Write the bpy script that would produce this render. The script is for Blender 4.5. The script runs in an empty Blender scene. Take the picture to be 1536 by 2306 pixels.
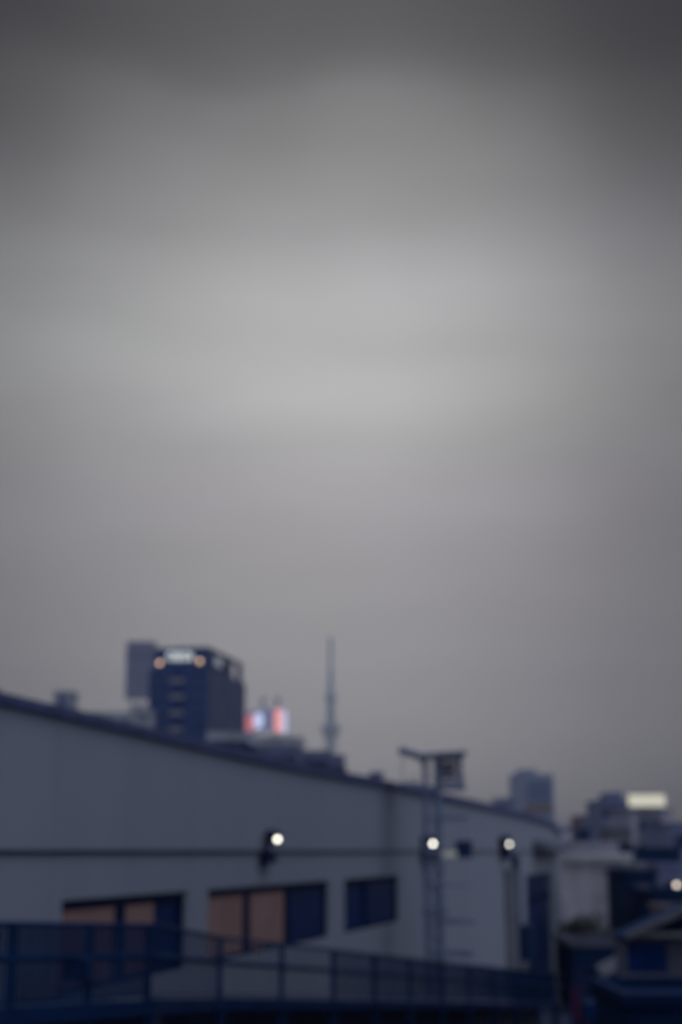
import bpy, bmesh, math, random
from mathutils import Vector
random.seed(7)
R = math.radians
scene = bpy.context.scene
C = scene.collection

# ------------------------------------------------------------------ camera
F_PX, IW, IH = 3200.0, 1536.0, 2306.0
HORIZON = 1917.0
PITCH = math.atan((HORIZON - IH / 2) / F_PX)
EYE = 9.3                                        # eye height above the street
cam_d = bpy.data.cameras.new('camera')
cam = bpy.data.objects.new('camera', cam_d); C.objects.link(cam)
cam.location = (0, 0, EYE)
cam.rotation_euler = (math.pi / 2 + PITCH, 0, 0)
cam_d.sensor_fit = 'VERTICAL'; cam_d.sensor_height = 36; cam_d.sensor_width = 24
cam_d.lens = 36 * F_PX / IH
cam_d.clip_start = 0.1; cam_d.clip_end = 30000
cam_d.dof.use_dof = True                         # the photo is focused close, everything is beyond
cam_d.dof.focus_distance = 3.0
cam_d.dof.aperture_fstop = 2.05
cam_d.dof.aperture_blades = 0
scene.camera = cam

# ------------------------------------------------------------------ world
SKY_GAIN = 1.0
w = bpy.data.worlds.new('World'); scene.world = w; w.use_nodes = True
nt = w.node_tree; nt.nodes.clear()
def N(t, **k):
    n = nt.nodes.new(t)
    for a, b in k.items(): setattr(n, a, b)
    return n
def M_(op, a, b=None, clamp=False):
    n = N('ShaderNodeMath', operation=op, use_clamp=clamp)
    for i, v in enumerate((a, b)):
        if v is None: continue
        if isinstance(v, (int, float)): n.inputs[i].default_value = v
        else: nt.links.new(v, n.inputs[i])
    return n.outputs[0]
def curve(val, pts, lo, hi):
    """float curve over val in [lo,hi] -> y"""
    x = M_('DIVIDE', M_('SUBTRACT', val, lo), hi - lo, True)
    fc = N('ShaderNodeFloatCurve')
    c = fc.mapping.curves[0]
    P = [((p[0] - lo) / (hi - lo), p[1]) for p in pts]
    c.points[0].location = P[0]; c.points[1].location = P[-1]
    for p in P[1:-1]: c.points.new(*p)
    fc.mapping.update()
    nt.links.new(x, fc.inputs['Value'])
    return fc.outputs[0]
tc = N('ShaderNodeTexCoord')
sep = N('ShaderNodeSeparateXYZ'); nt.links.new(tc.outputs['Generated'], sep.inputs[0])
X, Y_, Z = sep.outputs
D2 = 180 / math.pi
az = M_('MULTIPLY', M_('ARCTAN2', X, Y_), D2)
el = M_('MULTIPLY', M_('ARCSINE', Z), D2)
# drifting, uneven edges: the cloud cover is warped by slow noise before its brightness is read
wc = N('ShaderNodeCombineXYZ'); nt.links.new(M_('MULTIPLY', az, .075), wc.inputs[0]); nt.links.new(M_('MULTIPLY', el, .13), wc.inputs[1]); wc.inputs[2].default_value = 3.7
wn_ = N('ShaderNodeTexNoise'); wn_.inputs['Scale'].default_value = 1.0; wn_.inputs['Detail'].default_value = 2.0; wn_.inputs['Roughness'].default_value = .45
nt.links.new(wc.outputs[0], wn_.inputs['Vector'])
ws = N('ShaderNodeSeparateColor'); nt.links.new(wn_.outputs['Color'], ws.inputs[0])
az0, el0 = az, el
az = M_('ADD', az, M_('MULTIPLY', M_('SUBTRACT', ws.outputs[0], .5), 4.5))
el = M_('ADD', el, M_('MULTIPLY', M_('MULTIPLY', M_('SUBTRACT', ws.outputs[1], .5), 3.8), M_('DIVIDE', el, 15.0, True)))
# cloud brightness by elevation: a thin bright gap 19 degrees up, heavier cloud above and towards the horizon
V = curve(el, [(-10, .11), (0, .13), (1.5, .17), (3.7, .24), (6.3, .275), (10.8, .315), (13.5, .355), (15.5, .388), (17.3, .432),
               (19.2, .472), (21, .462), (23, .408), (25, .330), (27.2, .250), (29.3, .180), (33.2, .070), (38, .09), (48, .45), (65, .85), (90, .98)], -10, 90)
# and by azimuth: clouds close in on both sides of the gap, further round it is open again
H = curve(az, [(-180, .80), (-90, .62), (-45, .36), (-26, .24), (-18, .235), (-13.5, .285), (-11, .342), (-8.5, .400), (-6, .447), (-3.5, .482), (-1, .497), (1, .497), (3, .480),
               (5, .450), (7.5, .397), (10, .325), (13.5, .236), (18, .19), (26, .21), (45, .36), (90, .66), (180, .80)], -180, 180)
# the sides close in more strongly high up than near the horizon; behind us the dusk side of the sky is the brighter one
HK = curve(el, [(0, .56), (7, .50), (14, .49), (19, .53), (26, .72), (33, .98), (45, .6), (90, .0)], 0, 90)
H = M_('POWER', M_('MULTIPLY', H, 2.0), M_('MULTIPLY', HK, 2.0))
# soft stratus bands
mp = N('ShaderNodeCombineXYZ')
nt.links.new(M_('MULTIPLY', az, .045), mp.inputs[0]); nt.links.new(M_('MULTIPLY', el0, .16), mp.inputs[1])
nz = N('ShaderNodeTexNoise'); nz.inputs['Scale'].default_value = 1.3; nz.inputs['Detail'].default_value = 2.5
nz.inputs['Roughness'].default_value = .42; nz.inputs['Distortion'].default_value = .3
nt.links.new(mp.outputs[0], nz.inputs['Vector'])
band = M_('ADD', M_('MULTIPLY', M_('SUBTRACT', nz.outputs['Fac'], .5), .30), 1.0)
mp4 = N('ShaderNodeCombineXYZ'); nt.links.new(M_('MULTIPLY', az0, .05), mp4.inputs[0]); nt.links.new(M_('MULTIPLY', el0, .42), mp4.inputs[1]); mp4.inputs[2].default_value = 1.9
nz4 = N('ShaderNodeTexNoise'); nz4.inputs['Scale'].default_value = 1.0; nz4.inputs['Detail'].default_value = 3; nz4.inputs['Roughness'].default_value = .5
nt.links.new(mp4.outputs[0], nz4.inputs['Vector'])
band = M_('ADD', band, M_('MULTIPLY', M_('SUBTRACT', nz4.outputs['Fac'], .5), .17))
lum = M_('MULTIPLY', M_('MULTIPLY', V, H), band)
nz2 = N('ShaderNodeTexNoise'); nz2.inputs['Scale'].default_value = .9; nz2.inputs['Detail'].default_value = 1
mp2 = N('ShaderNodeVectorMath', operation='ADD'); mp2.inputs[1].default_value = (7.3, 2.1, 4)
nt.links.new(mp.outputs[0], mp2.inputs[0]); nt.links.new(mp2.outputs[0], nz2.inputs['Vector'])
tint = N('ShaderNodeMixRGB')
tint.inputs['Color1'].default_value = (.96, .995, 1.005, 1); tint.inputs['Color2'].default_value = (.975, .973, 1.045, 1)
tf = M_('MULTIPLY', M_('SUBTRACT', nz2.outputs['Fac'], .42), 1.6)
tf = M_('ADD', tf, M_('MULTIPLY', M_('DIVIDE', M_('SUBTRACT', 18.0, el0), 4.0, True), .65))
tf = M_('ADD', tf, M_('MULTIPLY', M_('DIVIDE', M_('SUBTRACT', az0, 6.0), 6.0, True), .5), True)
nt.links.new(tf, tint.inputs['Fac'])
# away from the bright gap dusk cloud is bluer
bl = N('ShaderNodeMixRGB'); bl.inputs['Color2'].default_value = (.90, 1.02, 1.42, 1)
ang = M_('MAXIMUM', M_('ABSOLUTE', az), el)
nt.links.new(M_('DIVIDE', M_('SUBTRACT', ang, 36), 30, True), bl.inputs['Fac'])
nt.links.new(tint.outputs[0], bl.inputs['Color1'])
cl = N('ShaderNodeVectorMath', operation='SCALE')
nt.links.new(bl.outputs[0], cl.inputs[0]); nt.links.new(lum, cl.inputs['Scale'])
sky = N('ShaderNodeTexSky', sky_type='NISHITA'); sky.sun_disc = False
SUN_EL, SUN_AZ = 19.0, 0.0
sky.sun_elevation = R(SUN_EL); sky.sun_rotation = R(SUN_AZ); sky.air_density = 2; sky.dust_density = 6
bg1 = N('ShaderNodeBackground'); bg1.inputs['Strength'].default_value = .0006
nt.links.new(sky.outputs[0], bg1.inputs['Color'])
bg2 = N('ShaderNodeBackground'); bg2.inputs['Strength'].default_value = SKY_GAIN
nt.links.new(cl.outputs[0], bg2.inputs['Color'])
ad = N('ShaderNodeAddShader'); out = N('ShaderNodeOutputWorld')
nt.links.new(bg1.outputs[0], ad.inputs[0]); nt.links.new(bg2.outputs[0], ad.inputs[1]); nt.links.new(ad.outputs[0], out.inputs['Surface'])

sd = bpy.data.lights.new('sun', 'SUN'); sd.energy = 0.08; sd.angle = R(25); sd.color = (1, .98, .95)
so = bpy.data.objects.new('sun', sd); C.objects.link(so)
so.rotation_euler = (R(90 - SUN_EL) , 0, R(180 - SUN_AZ)); so.location = (0, 0, 60)
vs = scene.view_settings; vs.view_transform = 'Standard'; vs.look = 'None'; vs.exposure = 0; vs.gamma = 1
scene.cycles.use_denoising = True
scene.cycles.max_bounces = 6; scene.cycles.volume_bounces = 1
scene.cycles.sample_clamp_indirect = 4

# ------------------------------------------------------------------ pixel -> place
cP, sP = math.cos(PITCH), math.sin(PITCH)
def W(px, py, Y):
    x = (px - IW / 2) / F_PX; v = (IH / 2 - py) / F_PX
    f = cP - v * sP; u = sP + v * cP; s = Y / f
    return Vector((x * s, Y, EYE + u * s))

# ------------------------------------------------------------------ materials
def mat(name, col, rough=.7, var=.18, scale=1.5, metal=0.0, emit=None, es=0.0, col2=None, stretch=(1, 1, 1), spec=.3, bump=0.0):
    m = bpy.data.materials.new(name); m.use_nodes = True
    t = m.node_tree; b = t.nodes['Principled BSDF']
    b.inputs['Roughness'].default_value = rough; b.inputs['Metallic'].default_value = metal
    b.inputs['Specular IOR Level'].default_value = spec
    tcn = t.nodes.new('ShaderNodeTexCoord'); mpn = t.nodes.new('ShaderNodeMapping'); mpn.inputs['Scale'].default_value = stretch
    t.links.new(tcn.outputs['Object'], mpn.inputs['Vector'])
    n = t.nodes.new('ShaderNodeTexNoise'); n.inputs['Scale'].default_value = scale; n.inputs['Detail'].default_value = 5
    t.links.new(mpn.outputs[0], n.inputs['Vector'])
    r = t.nodes.new('ShaderNodeValToRGB'); t.links.new(n.outputs['Fac'], r.inputs['Fac'])
    a = tuple(c * (1 - var) for c in col); c2 = col2 or tuple(min(1, c * (1 + var)) for c in col)
    r.color_ramp.elements[0].position = .35; r.color_ramp.elements[1].position = .65
    r.color_ramp.elements[0].color = (*a, 1); r.color_ramp.elements[1].color = (*c2, 1)
    t.links.new(r.outputs[0], b.inputs['Base Color'])
    if bump:
        bp = t.nodes.new('ShaderNodeBump'); bp.inputs['Strength'].default_value = bump
        t.links.new(n.outputs['Fac'], bp.inputs['Height']); t.links.new(bp.outputs[0], b.inputs['Normal'])
    if emit:
        b.inputs['Emission Color'].default_value = (*emit, 1); b.inputs['Emission Strength'].default_value = es
    return m

def siding_mat():
    m = bpy.data.materials.new('metal_siding'); m.use_nodes = True
    t = m.node_tree; b = t.nodes['Principled BSDF']; b.inputs['Roughness'].default_value = .85; b.inputs['Specular IOR Level'].default_value = .08
    tcn = t.nodes.new('ShaderNodeTexCoord'); mpn = t.nodes.new('ShaderNodeMapping')
    mpn.inputs['Rotation'].default_value = (0, 0, -WALL_ROT)
    t.links.new(tcn.outputs['Object'], mpn.inputs['Vector'])
    sx = t.nodes.new('ShaderNodeSeparateXYZ'); t.links.new(mpn.outputs[0], sx.inputs[0])
    fr = t.nodes.new('ShaderNodeMath'); fr.operation = 'FRACT'
    dv = t.nodes.new('ShaderNodeMath'); dv.operation = 'DIVIDE'; dv.inputs[1].default_value = 3.6
    t.links.new(sx.outputs[1], dv.inputs[0]); t.links.new(dv.outputs[0], fr.inputs[0])
    gt = t.nodes.new('ShaderNodeMath'); gt.operation = 'LESS_THAN'; gt.inputs[1].default_value = .022
    t.links.new(fr.outputs[0], gt.inputs[0])
    n = t.nodes.new('ShaderNodeTexNoise'); n.inputs['Scale'].default_value = .35; n.inputs['Detail'].default_value = 5
    mp3 = t.nodes.new('ShaderNodeMapping'); mp3.inputs['Scale'].default_value = (1.6, 1.6, .35)
    t.links.new(tcn.outputs['Object'], mp3.inputs['Vector']); t.links.new(mp3.outputs[0], n.inputs['Vector'])
    r = t.nodes.new('ShaderNodeValToRGB'); r.color_ramp.elements[0].position = .2; r.color_ramp.elements[1].position = .8
    r.color_ramp.elements[0].color = (.285, .305, .328, 1); r.color_ramp.elements[1].color = (.325, .342, .362, 1)
    t.links.new(n.outputs['Fac'], r.inputs['Fac'])
    mx = t.nodes.new('ShaderNodeMixRGB'); mx.inputs['Color2'].default_value = (.27, .29, .312, 1)
    t.links.new(r.outputs[0], mx.inputs['Color1']); t.links.new(gt.outputs[0], mx.inputs['Fac'])
    t.links.new(mx.outputs[0], b.inputs['Base Color'])
    return m

# ------------------------------------------------------------------ mesh builder
class MB:
    def __init__(s): s.bm = bmesh.new()
    def hexa(s, p):                                # 8 points: bottom ring 4, top ring 4
        v = [s.bm.verts.new(q) for q in p]
        for f in ((3, 2, 1, 0), (4, 5, 6, 7), (0, 1, 5, 4), (1, 2, 6, 5), (2, 3, 7, 6), (3, 0, 4, 7)):
            s.bm.faces.new([v[i] for i in f])
        return s
    def box(s, a, b):
        x0, y0, z0 = (min(a[i], b[i]) for i in range(3)); x1, y1, z1 = (max(a[i], b[i]) for i in range(3))
        return s.hexa([(x0, y0, z0), (x1, y0, z0), (x1, y1, z0), (x0, y1, z0), (x0, y0, z1), (x1, y0, z1), (x1, y1, z1), (x0, y1, z1)])
    def obox(s, o, u, v, z0, z1, u0, u1, v0, v1):  # box in a horizontal frame o,u,v
        q = lambda a, b, z: (o[0] + u[0] * a + v[0] * b, o[1] + u[1] * a + v[1] * b, z)
        return s.hexa([q(u0, v0, z0), q(u1, v0, z0), q(u1, v1, z0), q(u0, v1, z0), q(u0, v0, z1), q(u1, v0, z1), q(u1, v1, z1), q(u0, v1, z1)])
    def tube(s, p, q, r0, r1=None, n=10):
        p, q = Vector(p), Vector(q); r1 = r0 if r1 is None else r1
        d = (q - p).normalized(); a = d.orthogonal().normalized(); b = d.cross(a)
        A = [s.bm.verts.new(p + (a * math.cos(t) + b * math.sin(t)) * r0) for t in [2 * math.pi * i / n for i in range(n)]]
        B = [s.bm.verts.new(q + (a * math.cos(t) + b * math.sin(t)) * r1) for t in [2 * math.pi * i / n for i in range(n)]]
        for i in range(n): s.bm.faces.new((A[i], A[(i + 1) % n], B[(i + 1) % n], B[i]))
        s.bm.faces.new(A[::-1]); s.bm.faces.new(B)
        return s
    def beam(s, p, q, w, h):                       # rectangular bar from p to q
        p, q = Vector(p), Vector(q); d = (q - p).normalized()
        sd_ = d.cross(Vector((0, 0, 1)))
        if sd_.length < 1e-4: sd_ = Vector((1, 0, 0))
        sd_.normalize(); up = sd_.cross(d)
        c = [(-1, -1), (1, -1), (1, 1), (-1, 1)]
        return s.hexa([p + sd_ * a * w / 2 + up * b * h / 2 for a, b in c] + [q + sd_ * a * w / 2 + up * b * h / 2 for a, b in c])
    def prism(s, pts, off):
        off = Vector(off); A = [s.bm.verts.new(p) for p in pts]; B = [s.bm.verts.new(Vector(p) + off) for p in pts]
        n = len(pts); s.bm.faces.new(A[::-1]); s.bm.faces.new(B)
        for i in range(n): s.bm.faces.new((A[i], A[(i + 1) % n], B[(i + 1) % n], B[i]))
        return s
    def ring(s, c, u, v, ro, ri, th, n=24, a0=0, a1=2 * math.pi, ex=1.0):
        c, u, v = Vector(c), Vector(u), Vector(v); w_ = u.cross(v).normalized() * th
        full = abs(a1 - a0 - 2 * math.pi) < 1e-6; m = n if full else n + 1
        rows = []
        for i in range(m):
            t = a0 + (a1 - a0) * i / n; d = u * math.cos(t) * ex + v * math.sin(t)
            rows.append([s.bm.verts.new(x) for x in (c + d * ri, c + d * ro, c + d * ro + w_, c + d * ri + w_)])
        for i in range(n if full else n):
            a, b = rows[i], rows[(i + 1) % m]
            for k in range(4): s.bm.faces.new((a[k], a[(k + 1) % 4], b[(k + 1) % 4], b[k]))
        if not full: s.bm.faces.new(rows[0]); s.bm.faces.new(rows[-1][::-1])
        return s
    def lathe(s, c, prof, n=20):
        c = Vector(c); rows = []
        for r, z in prof: rows.append([s.bm.verts.new(c + Vector((r * math.cos(2 * math.pi * i / n), r * math.sin(2 * math.pi * i / n), z))) for i in range(n)])
        for a, b in zip(rows, rows[1:]):
            for i in range(n): s.bm.faces.new((a[i], a[(i + 1) % n], b[(i + 1) % n], b[i]))
        s.bm.faces.new(rows[0][::-1]); s.bm.faces.new(rows[-1])
        return s
    def build(s, name, m, parent=None, bevel=0):
        o0 = origin(parent)
        bmesh.ops.recalc_face_normals(s.bm, faces=s.bm.faces)
        if bevel: bmesh.ops.bevel(s.bm, geom=list(s.bm.edges), offset=bevel, segments=1, affect='EDGES')
        for v in s.bm.verts: v.co -= o0
        me = bpy.data.meshes.new(name); s.bm.to_mesh(me); s.bm.free(); me.materials.append(m)
        o = bpy.data.objects.new(name, me); C.objects.link(o); o.parent = parent
        return o
def origin(o):
    v = Vector((0, 0, 0))
    while o is not None: v += o.location; o = o.parent
    return v
def tag(o, label, cat, group=None, kind=None):
    if label: o['label'] = label
    if cat: o['category'] = cat
    if group: o['group'] = group
    if kind: o['kind'] = kind
    return o
def thing(name, label, cat, loc, group=None):
    o = bpy.data.objects.new(name, None); C.objects.link(o); o.location = loc
    return tag(o, label, cat, group)
def struct(name, mb, m): o = mb.build(name, m); o['kind'] = 'structure'; return o

# ------------------------------------------------------------------ the long wall's frame
DW = Vector((1612 - IW / 2, F_PX / cP, 0)).normalized()       # direction the wall runs away from us
NW = Vector((DW.y, -DW.x, 0))                                  # outward, towards the yard
WALL_ROT = math.atan2(-DW.x, DW.y)
O_W = W(0, HORIZON, 25.0); O_W.z = 0
def hit(px, py, off=0.0):
    """where the sight line through a pixel meets the wall plane moved out by off -> (distance along wall, height)"""
    d = W(px, py, 1.0) - Vector((0, 0, EYE))
    o = O_W + NW * off
    t = o.dot(NW) / d.dot(NW)
    p = d * t
    return (p - Vector((o.x, o.y, 0))).dot(DW), EYE + p.z
def wp(u, z, off=0.0): return O_W + DW * u + NW * off + Vector((0, 0, z))

m_wall = siding_mat()
m_dark = mat('veiled_dark_blue', (.012, .032, .082), .6, spec=.08)  # blue veil over dark tones is put into this base colour
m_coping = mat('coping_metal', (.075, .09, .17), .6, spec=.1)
m_frame = mat('window_frame_metal', (.003, .014, .055), .6, spec=.06)  # navy of the veil painted into the frame colour
m_glassd = mat('dark_glass', (.002, .021, .095), .4, spec=.08)  # glass colour carries the blue veil too
m_blind = mat('lit_blind', (.09, .065, .075), .8, emit=(.95, .60, .54), es=.036, var=.25, scale=.8)
m_asph = mat('asphalt', (.030, .034, .06), .9, scale=.4, spec=.1)
m_rail = mat('rail_steel', (.008, .028, .080), .6, spec=.06)  # steel tinted navy to imitate the veil over the darks
m_mast = mat('mast_steel', (.155, .19, .26), .6, spec=.1)
m_conc = mat('concrete', (.20, .20, .21), .8, scale=.8)
m_concd = mat('stained_concrete', (.085, .088, .11), .85, scale=.7)
m_lampbody = mat('lamp_housing_metal', (.006, .012, .05), .6, spec=.06)  # same veil blue in the housing colour

# ------------------------------------------------------------------ ground
g = MB()
g.hexa([(-9000, -400, -.6), (9000, -400, -.6), (9000, 12000, -.6), (-9000, 12000, -.6), (-9000, -400, 0), (9000, -400, 0), (9000, 12000, 0), (-9000, 12000, 0)])
struct('ground', g, mat('city_ground', (.04, .042, .055), .9, scale=.05))
p_ = MB(); p_.box((-60, -40, .004), (60, 190, .008)); struct('yard_paving', p_, m_asph)

# ------------------------------------------------------------------ warehouse with the sloping roofline
U_END, _ = hit(1262, HORIZON)
ROOF = EYE + 2.74 * 25 / 25.0
RZ = lambda: 0
_, z_top0 = hit(0, 1563)
roof_z = z_top0
_, base_far = hit(1230, 2185)
wh = thing('warehouse', 'long grey metal-sided warehouse whose roofline slopes down to the right across the photo', 'warehouse', wp(20, 0))
UA = -14.0
prof = []                                                     # profile of the wall: u, z (the roof rolls down at the far end)
px_top = [(0, 1566), (150, 1600), (300, 1635), (450, 1671), (600, 1706), (775, 1742), (850, 1756), (925, 1773), (1000, 1789), (1075, 1806), (1150, 1824), (1200, 1837), (1240, 1850), (1262, 1872)]
top = [hit(a, b) for a, b in px_top]
top = [(UA, top[0][1])] + top
# openings cut as recesses: the wall is built of strips between them
wins = [(145, 425, 2030, 2241), (471, 742, 2005, 2112), (776, 897, 1980, 2098)]
WZ1 = EYE - .0766 * 25.0; 
uw = [(hit(a, HORIZON)[0], hit(b, HORIZON)[0]) for a, b, _, _ in wins]
ztop_w = hit(620, 1992)[1]; zbot_w = hit(834, 2090)[1]
ud = (hit(1183, HORIZON)[0], hit(1241, HORIZON)[0]); zd = hit(1210, 1968)[1]
def roof_at(u):
    for (a, za), (b, zb) in zip(top, top[1:]):
        if a <= u <= b: return za + (zb - za) * (u - a) / (b - a)
    return top[-1][1]
mb = MB()
TH = .35
def wallstrip(u0, u1, z0, z1=None):
    if z1 is not None:
        mb.obox(wp(0, 0), DW, -NW, z0, z1, u0, u1, 0, TH); return
    us = [u0] + [t[0] for t in top if u0 < t[0] < u1] + [u1]
    pts = [wp(u0, z0), wp(u1, z0)] + [wp(u, roof_at(u)) for u in reversed(us)]
    mb.prism(pts, -NW * TH)
segs = [(*uw[0], zbot_w, ztop_w), (*uw[1], zbot_w, ztop_w), (*uw[2], zbot_w, ztop_w), (*ud, 0, zd)]
cur = UA
for a, b, z0, z1 in segs:
    wallstrip(cur, a, 0)
    if z0 > 0: wallstrip(a, b, 0, z0)
    wallstrip(a, b, z1)
    cur = b
wallstrip(cur, U_END, 0)
mb.build('wall', m_wall, wh)
mb = MB()                                                       # the rest of the shell: roof sheet and end wall
for (a, za), (b, zb) in zip(top, top[1:]):
    A, B = wp(a, za - .02, -TH), wp(b, zb - .02, -TH); off = -NW * 32
    mb.hexa([A + Vector((0, 0, -.12)), B + Vector((0, 0, -.12)), B + off + Vector((0, 0, -.12)), A + off + Vector((0, 0, -.12)), A, B, B + off, A + off])
mb.build('roof', m_coping, wh)
mb = MB(); mb.obox(wp(0, 0), DW, -NW, 0, top[-1][1] - .3, U_END - .3, U_END, TH + .003, 32); mb.build('end_wall', m_wall, wh)
mb = MB()                                                       # dark coping and gutter along the roofline
for (a, za), (b, zb) in zip(top, top[1:]):
    ga, gb = .19 + .0030 * max(a, 0), .19 + .0030 * max(b, 0); A, B = wp(a, za + .03 - ga, .0), wp(b, zb + .03 - gb, .0)
    th = .12
    mb.hexa([A - NW * .2, B - NW * .2, B + NW * th, A + NW * th] + [p + Vector((0, 0, h_)) for p, h_ in ((A - NW * .2, ga), (B - NW * .2, gb), (B + NW * th, gb), (A + NW * th, ga))])
mb.build('gutter', m_coping, wh)
mb = MB(); mb.obox(wp(0, 0), DW, NW, EYE - .035, EYE + .02, UA, U_END - 1, .003, .06); mb.build('cable_tray', m_frame, wh)
mb = MB(); mb.obox(wp(0, 0), DW, NW, 0.01, .5, UA, ud[0] - .2, .003, .05); mb.build('plinth', m_concd, wh)

def window(u0, u1, z0, z1, fr_at, panes):
    mb = MB(); f = .10
    def bar(a, b, c, d, t0=-.22, t1=-.10): mb.obox(wp(0, 0), DW, NW, c, d, a, b, t0, t1)
    bar(u0, u1, z1 - .20, z1); bar(u0, u1, z0, z0 + f); bar(u0, u0 + f, z0 + f, z1 - .2); bar(u1 - f, u1, z0 + f, z1 - .2)
    for c in fr_at: bar(c - .20, c + .20, z0 + f, z1 - .2)
    fr = mb.build('window', m_frame, wh)
    for a, b, m in panes:
        q = MB(); q.obox(wp(0, 0), DW, NW, z0 + f, z1 - .2, a, b, -.20, -.17); q.build('pane', m, fr)
def up(px): return hit(px, HORIZON)[0]
window(uw[0][0], uw[0][1], zbot_w, ztop_w, [up(289)], [(uw[0][0] + .1, up(289) - .2, m_blind), (up(289) + .2, up(366), m_blind), (up(366) + .01, uw[0][1] - .1, m_glassd)])
window(uw[1][0], uw[1][1], zbot_w, ztop_w, [up(568), up(657)], [(uw[1][0] + .1, up(568) - .2, m_blind), (up(568) + .2, up(657) - .2, m_blind), (up(657) + .2, uw[1][1] - .1, m_glassd)])
window(uw[2][0], uw[2][1], zbot_w, ztop_w, [up(830)], [(uw[2][0] + .1, up(830) - .2, m_glassd), (up(830) + .2, uw[2][1] - .1, m_glassd)])
# door opening, recess, downpipe, cabinet
mb = MB(); mb.obox(wp(0, 0), DW, NW, 0, zd, ud[0], ud[1], -.34, -.25); dr = mb.build('door', m_glassd, wh)
mb = MB(); mb.obox(wp(0, 0), DW, NW, EYE - 3.35, EYE - 3.0, ud[0] + .1, ud[1] - .1, -.247, -.15); mb.build('door_rail', m_frame, dr)
mb = MB(); mb.obox(wp(0, 0), DW, NW, 0, .45, ud[0], ud[1] + 2, .003, 2.2); mb.build('doorstep', m_conc, wh)
u_p = up(1152)
mb = MB(); a_, b_ = wp(u_p, 0, .22), wp(u_p, EYE - .2, .22); mb.tube(a_, b_, .22, n=12); mb.build('downpipe', m_dark, wh)
mb = MB(); mb.obox(wp(0, 0), DW, NW, 0, EYE - 1.0, up(1134), up(1143), .003, .5); mb.build('pilaster', m_conc, wh)
mb = MB(); z0, z1 = hit(1150, 2165)[1], hit(1150, 2085)[1]; mb.obox(wp(0, 0), DW, NW, z0, z1, up(1143) + .4, up(1158), .45, 1.2)
mb.build('meter_cabinet', m_dark, wh)
mb = MB()                                                       # shallow awning roof at the far end
A0, A1 = up(1200), up(1252)
mb.hexa([wp(A0, EYE + .05, .01), wp(A1, EYE + .05, .01), wp(A1, EYE - .10, 1.2), wp(A0, EYE - .10, 1.2), wp(A0, EYE + .75, .01), wp(A1, EYE + .75, .01), wp(A1, EYE + .2, 1.2), wp(A0, EYE + .2, 1.2)])
mb.build('awning', m_concd, wh)
mb = MB()                                                       # things on the roof edge: a low guard rail on the left
ra = [up(12), up(38), up(66), up(94)]
for u in ra: mb.tube(wp(u, roof_at(u), -1.0), wp(u, roof_at(u) + .30, -1.0), .02)
mb.tube(wp(ra[0], roof_z + .30, -1.0), wp(ra[-1], roof_z + .30, -1.0), .02)
gr = mb.build('guard_rail', m_conc, wh)

# ------------------------------------------------------------------ wall lamps
def flood(px, py, off, r, es, label, k=1.0):
    u, z = hit(px, py, off)
    c = wp(u, z, off)
    up_, zp_ = hit(px - 28 / k, py + 40 / k, .05)
    th = thing('wall_floodlight', label, 'floodlight', wp(up_, zp_, .02), 'floodlights along the warehouse wall')
    ax = Vector((.18, -1, .02)).normalized()                       # lens faces back along the yard
    mb = MB(); mb.obox(wp(0, 0), DW, NW, zp_ - .17 * k, zp_ + .17 * k, up_ - .45 * k, up_ + .45 * k, .062, .17 * k + .06); mb.build('wall_plate', m_lampbody, th)
    hc = c - ax * .30 + Vector((-.20 * k, 0, .13 * k))
    mb = MB(); mb.beam(wp(up_, zp_ + .1, .12), hc, .10 * k, .10 * k); mb.build('arm', m_lampbody, th)
    mb = MB(); mb.tube(hc, c - ax * .05 + Vector((-.05 * k, 0, .03 * k)), .14 * k, .19 * k, n=16); hs = mb.build('housing', m_lampbody, th)
    mb = MB(); mb.tube(c - ax * .015, c + ax * .012, r, n=20)
    mb.build('lens', mat('lamp_lens', (.8, .8, .75), .3, emit=(1, .96, .80), es=es), hs)
flood(625, 1890, .45, .060, 5.6, 'leftmost of the three lit floodlights on the warehouse wall, above its middle window')
flood(975, 1900, .5, .075, 7.0, 'middle of the three lit floodlights on the warehouse wall, beside the steel tower', 1.5)
flood(1147, 1901, .6, .085, 5.0, 'rightmost of the three lit floodlights on the warehouse wall, dimmest, near the tall doorway', 1.9)

# ------------------------------------------------------------------ ramp with railing between us and the wall
# top rail and deck heights follow the pixels of the photo at the ramp's own distance
RP = [(-330, 2076, 2300, 17.6), (0, 2080, 2280, 19.4), (350, 2084, 2258, 22.0), (500, 2112, 2253, 27.2), (750, 2140, 2256, 33.2), (1000, 2168, 2258, 43.5), (1270, 2196, 2262, 63.0)]
P3 = []
for px, pt, pb, Y in RP:
    a = W(px, pt, Y); b = W(px, pb, Y); P3.append((a.x, Y, a.z, b.z))
side = [Vector((P3[i + 1][0] - P3[i][0], P3[i + 1][1] - P3[i][1], 0)).normalized() for i in range(len(P3) - 1)]
def at_px(px):
    """point on the railing line seen at column px"""
    for i in range(len(P3) - 1):
        if RP[i][0] <= px <= RP[i + 1][0]:
            # intersect sight line with the segment in plan
            a, b = P3[i], P3[i + 1]; k = (px - IW / 2) / (F_PX / cP)
            t = (k * a[1] - a[0]) / ((b[0] - a[0]) - k * (b[1] - a[1]))
            t = max(0, min(1, t))
            return i, t
def lerp(i, t): return [P3[i][k] + (P3[i + 1][k] - P3[i][k]) * t for k in range(4)]
mb = MB()
for i in range(len(P3) - 1):
    a, b = P3[i], P3[i + 1]
    n = Vector((-side[i].y, side[i].x, 0)) * 1.6
    A = Vector((a[0], a[1], a[3])); B = Vector((b[0], b[1], b[3]))
    dn = Vector((0, 0, -.10))
    mb.hexa([A + dn, B + dn, B + n + dn, A + n + dn, A, B, B + n, A + n])
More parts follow.
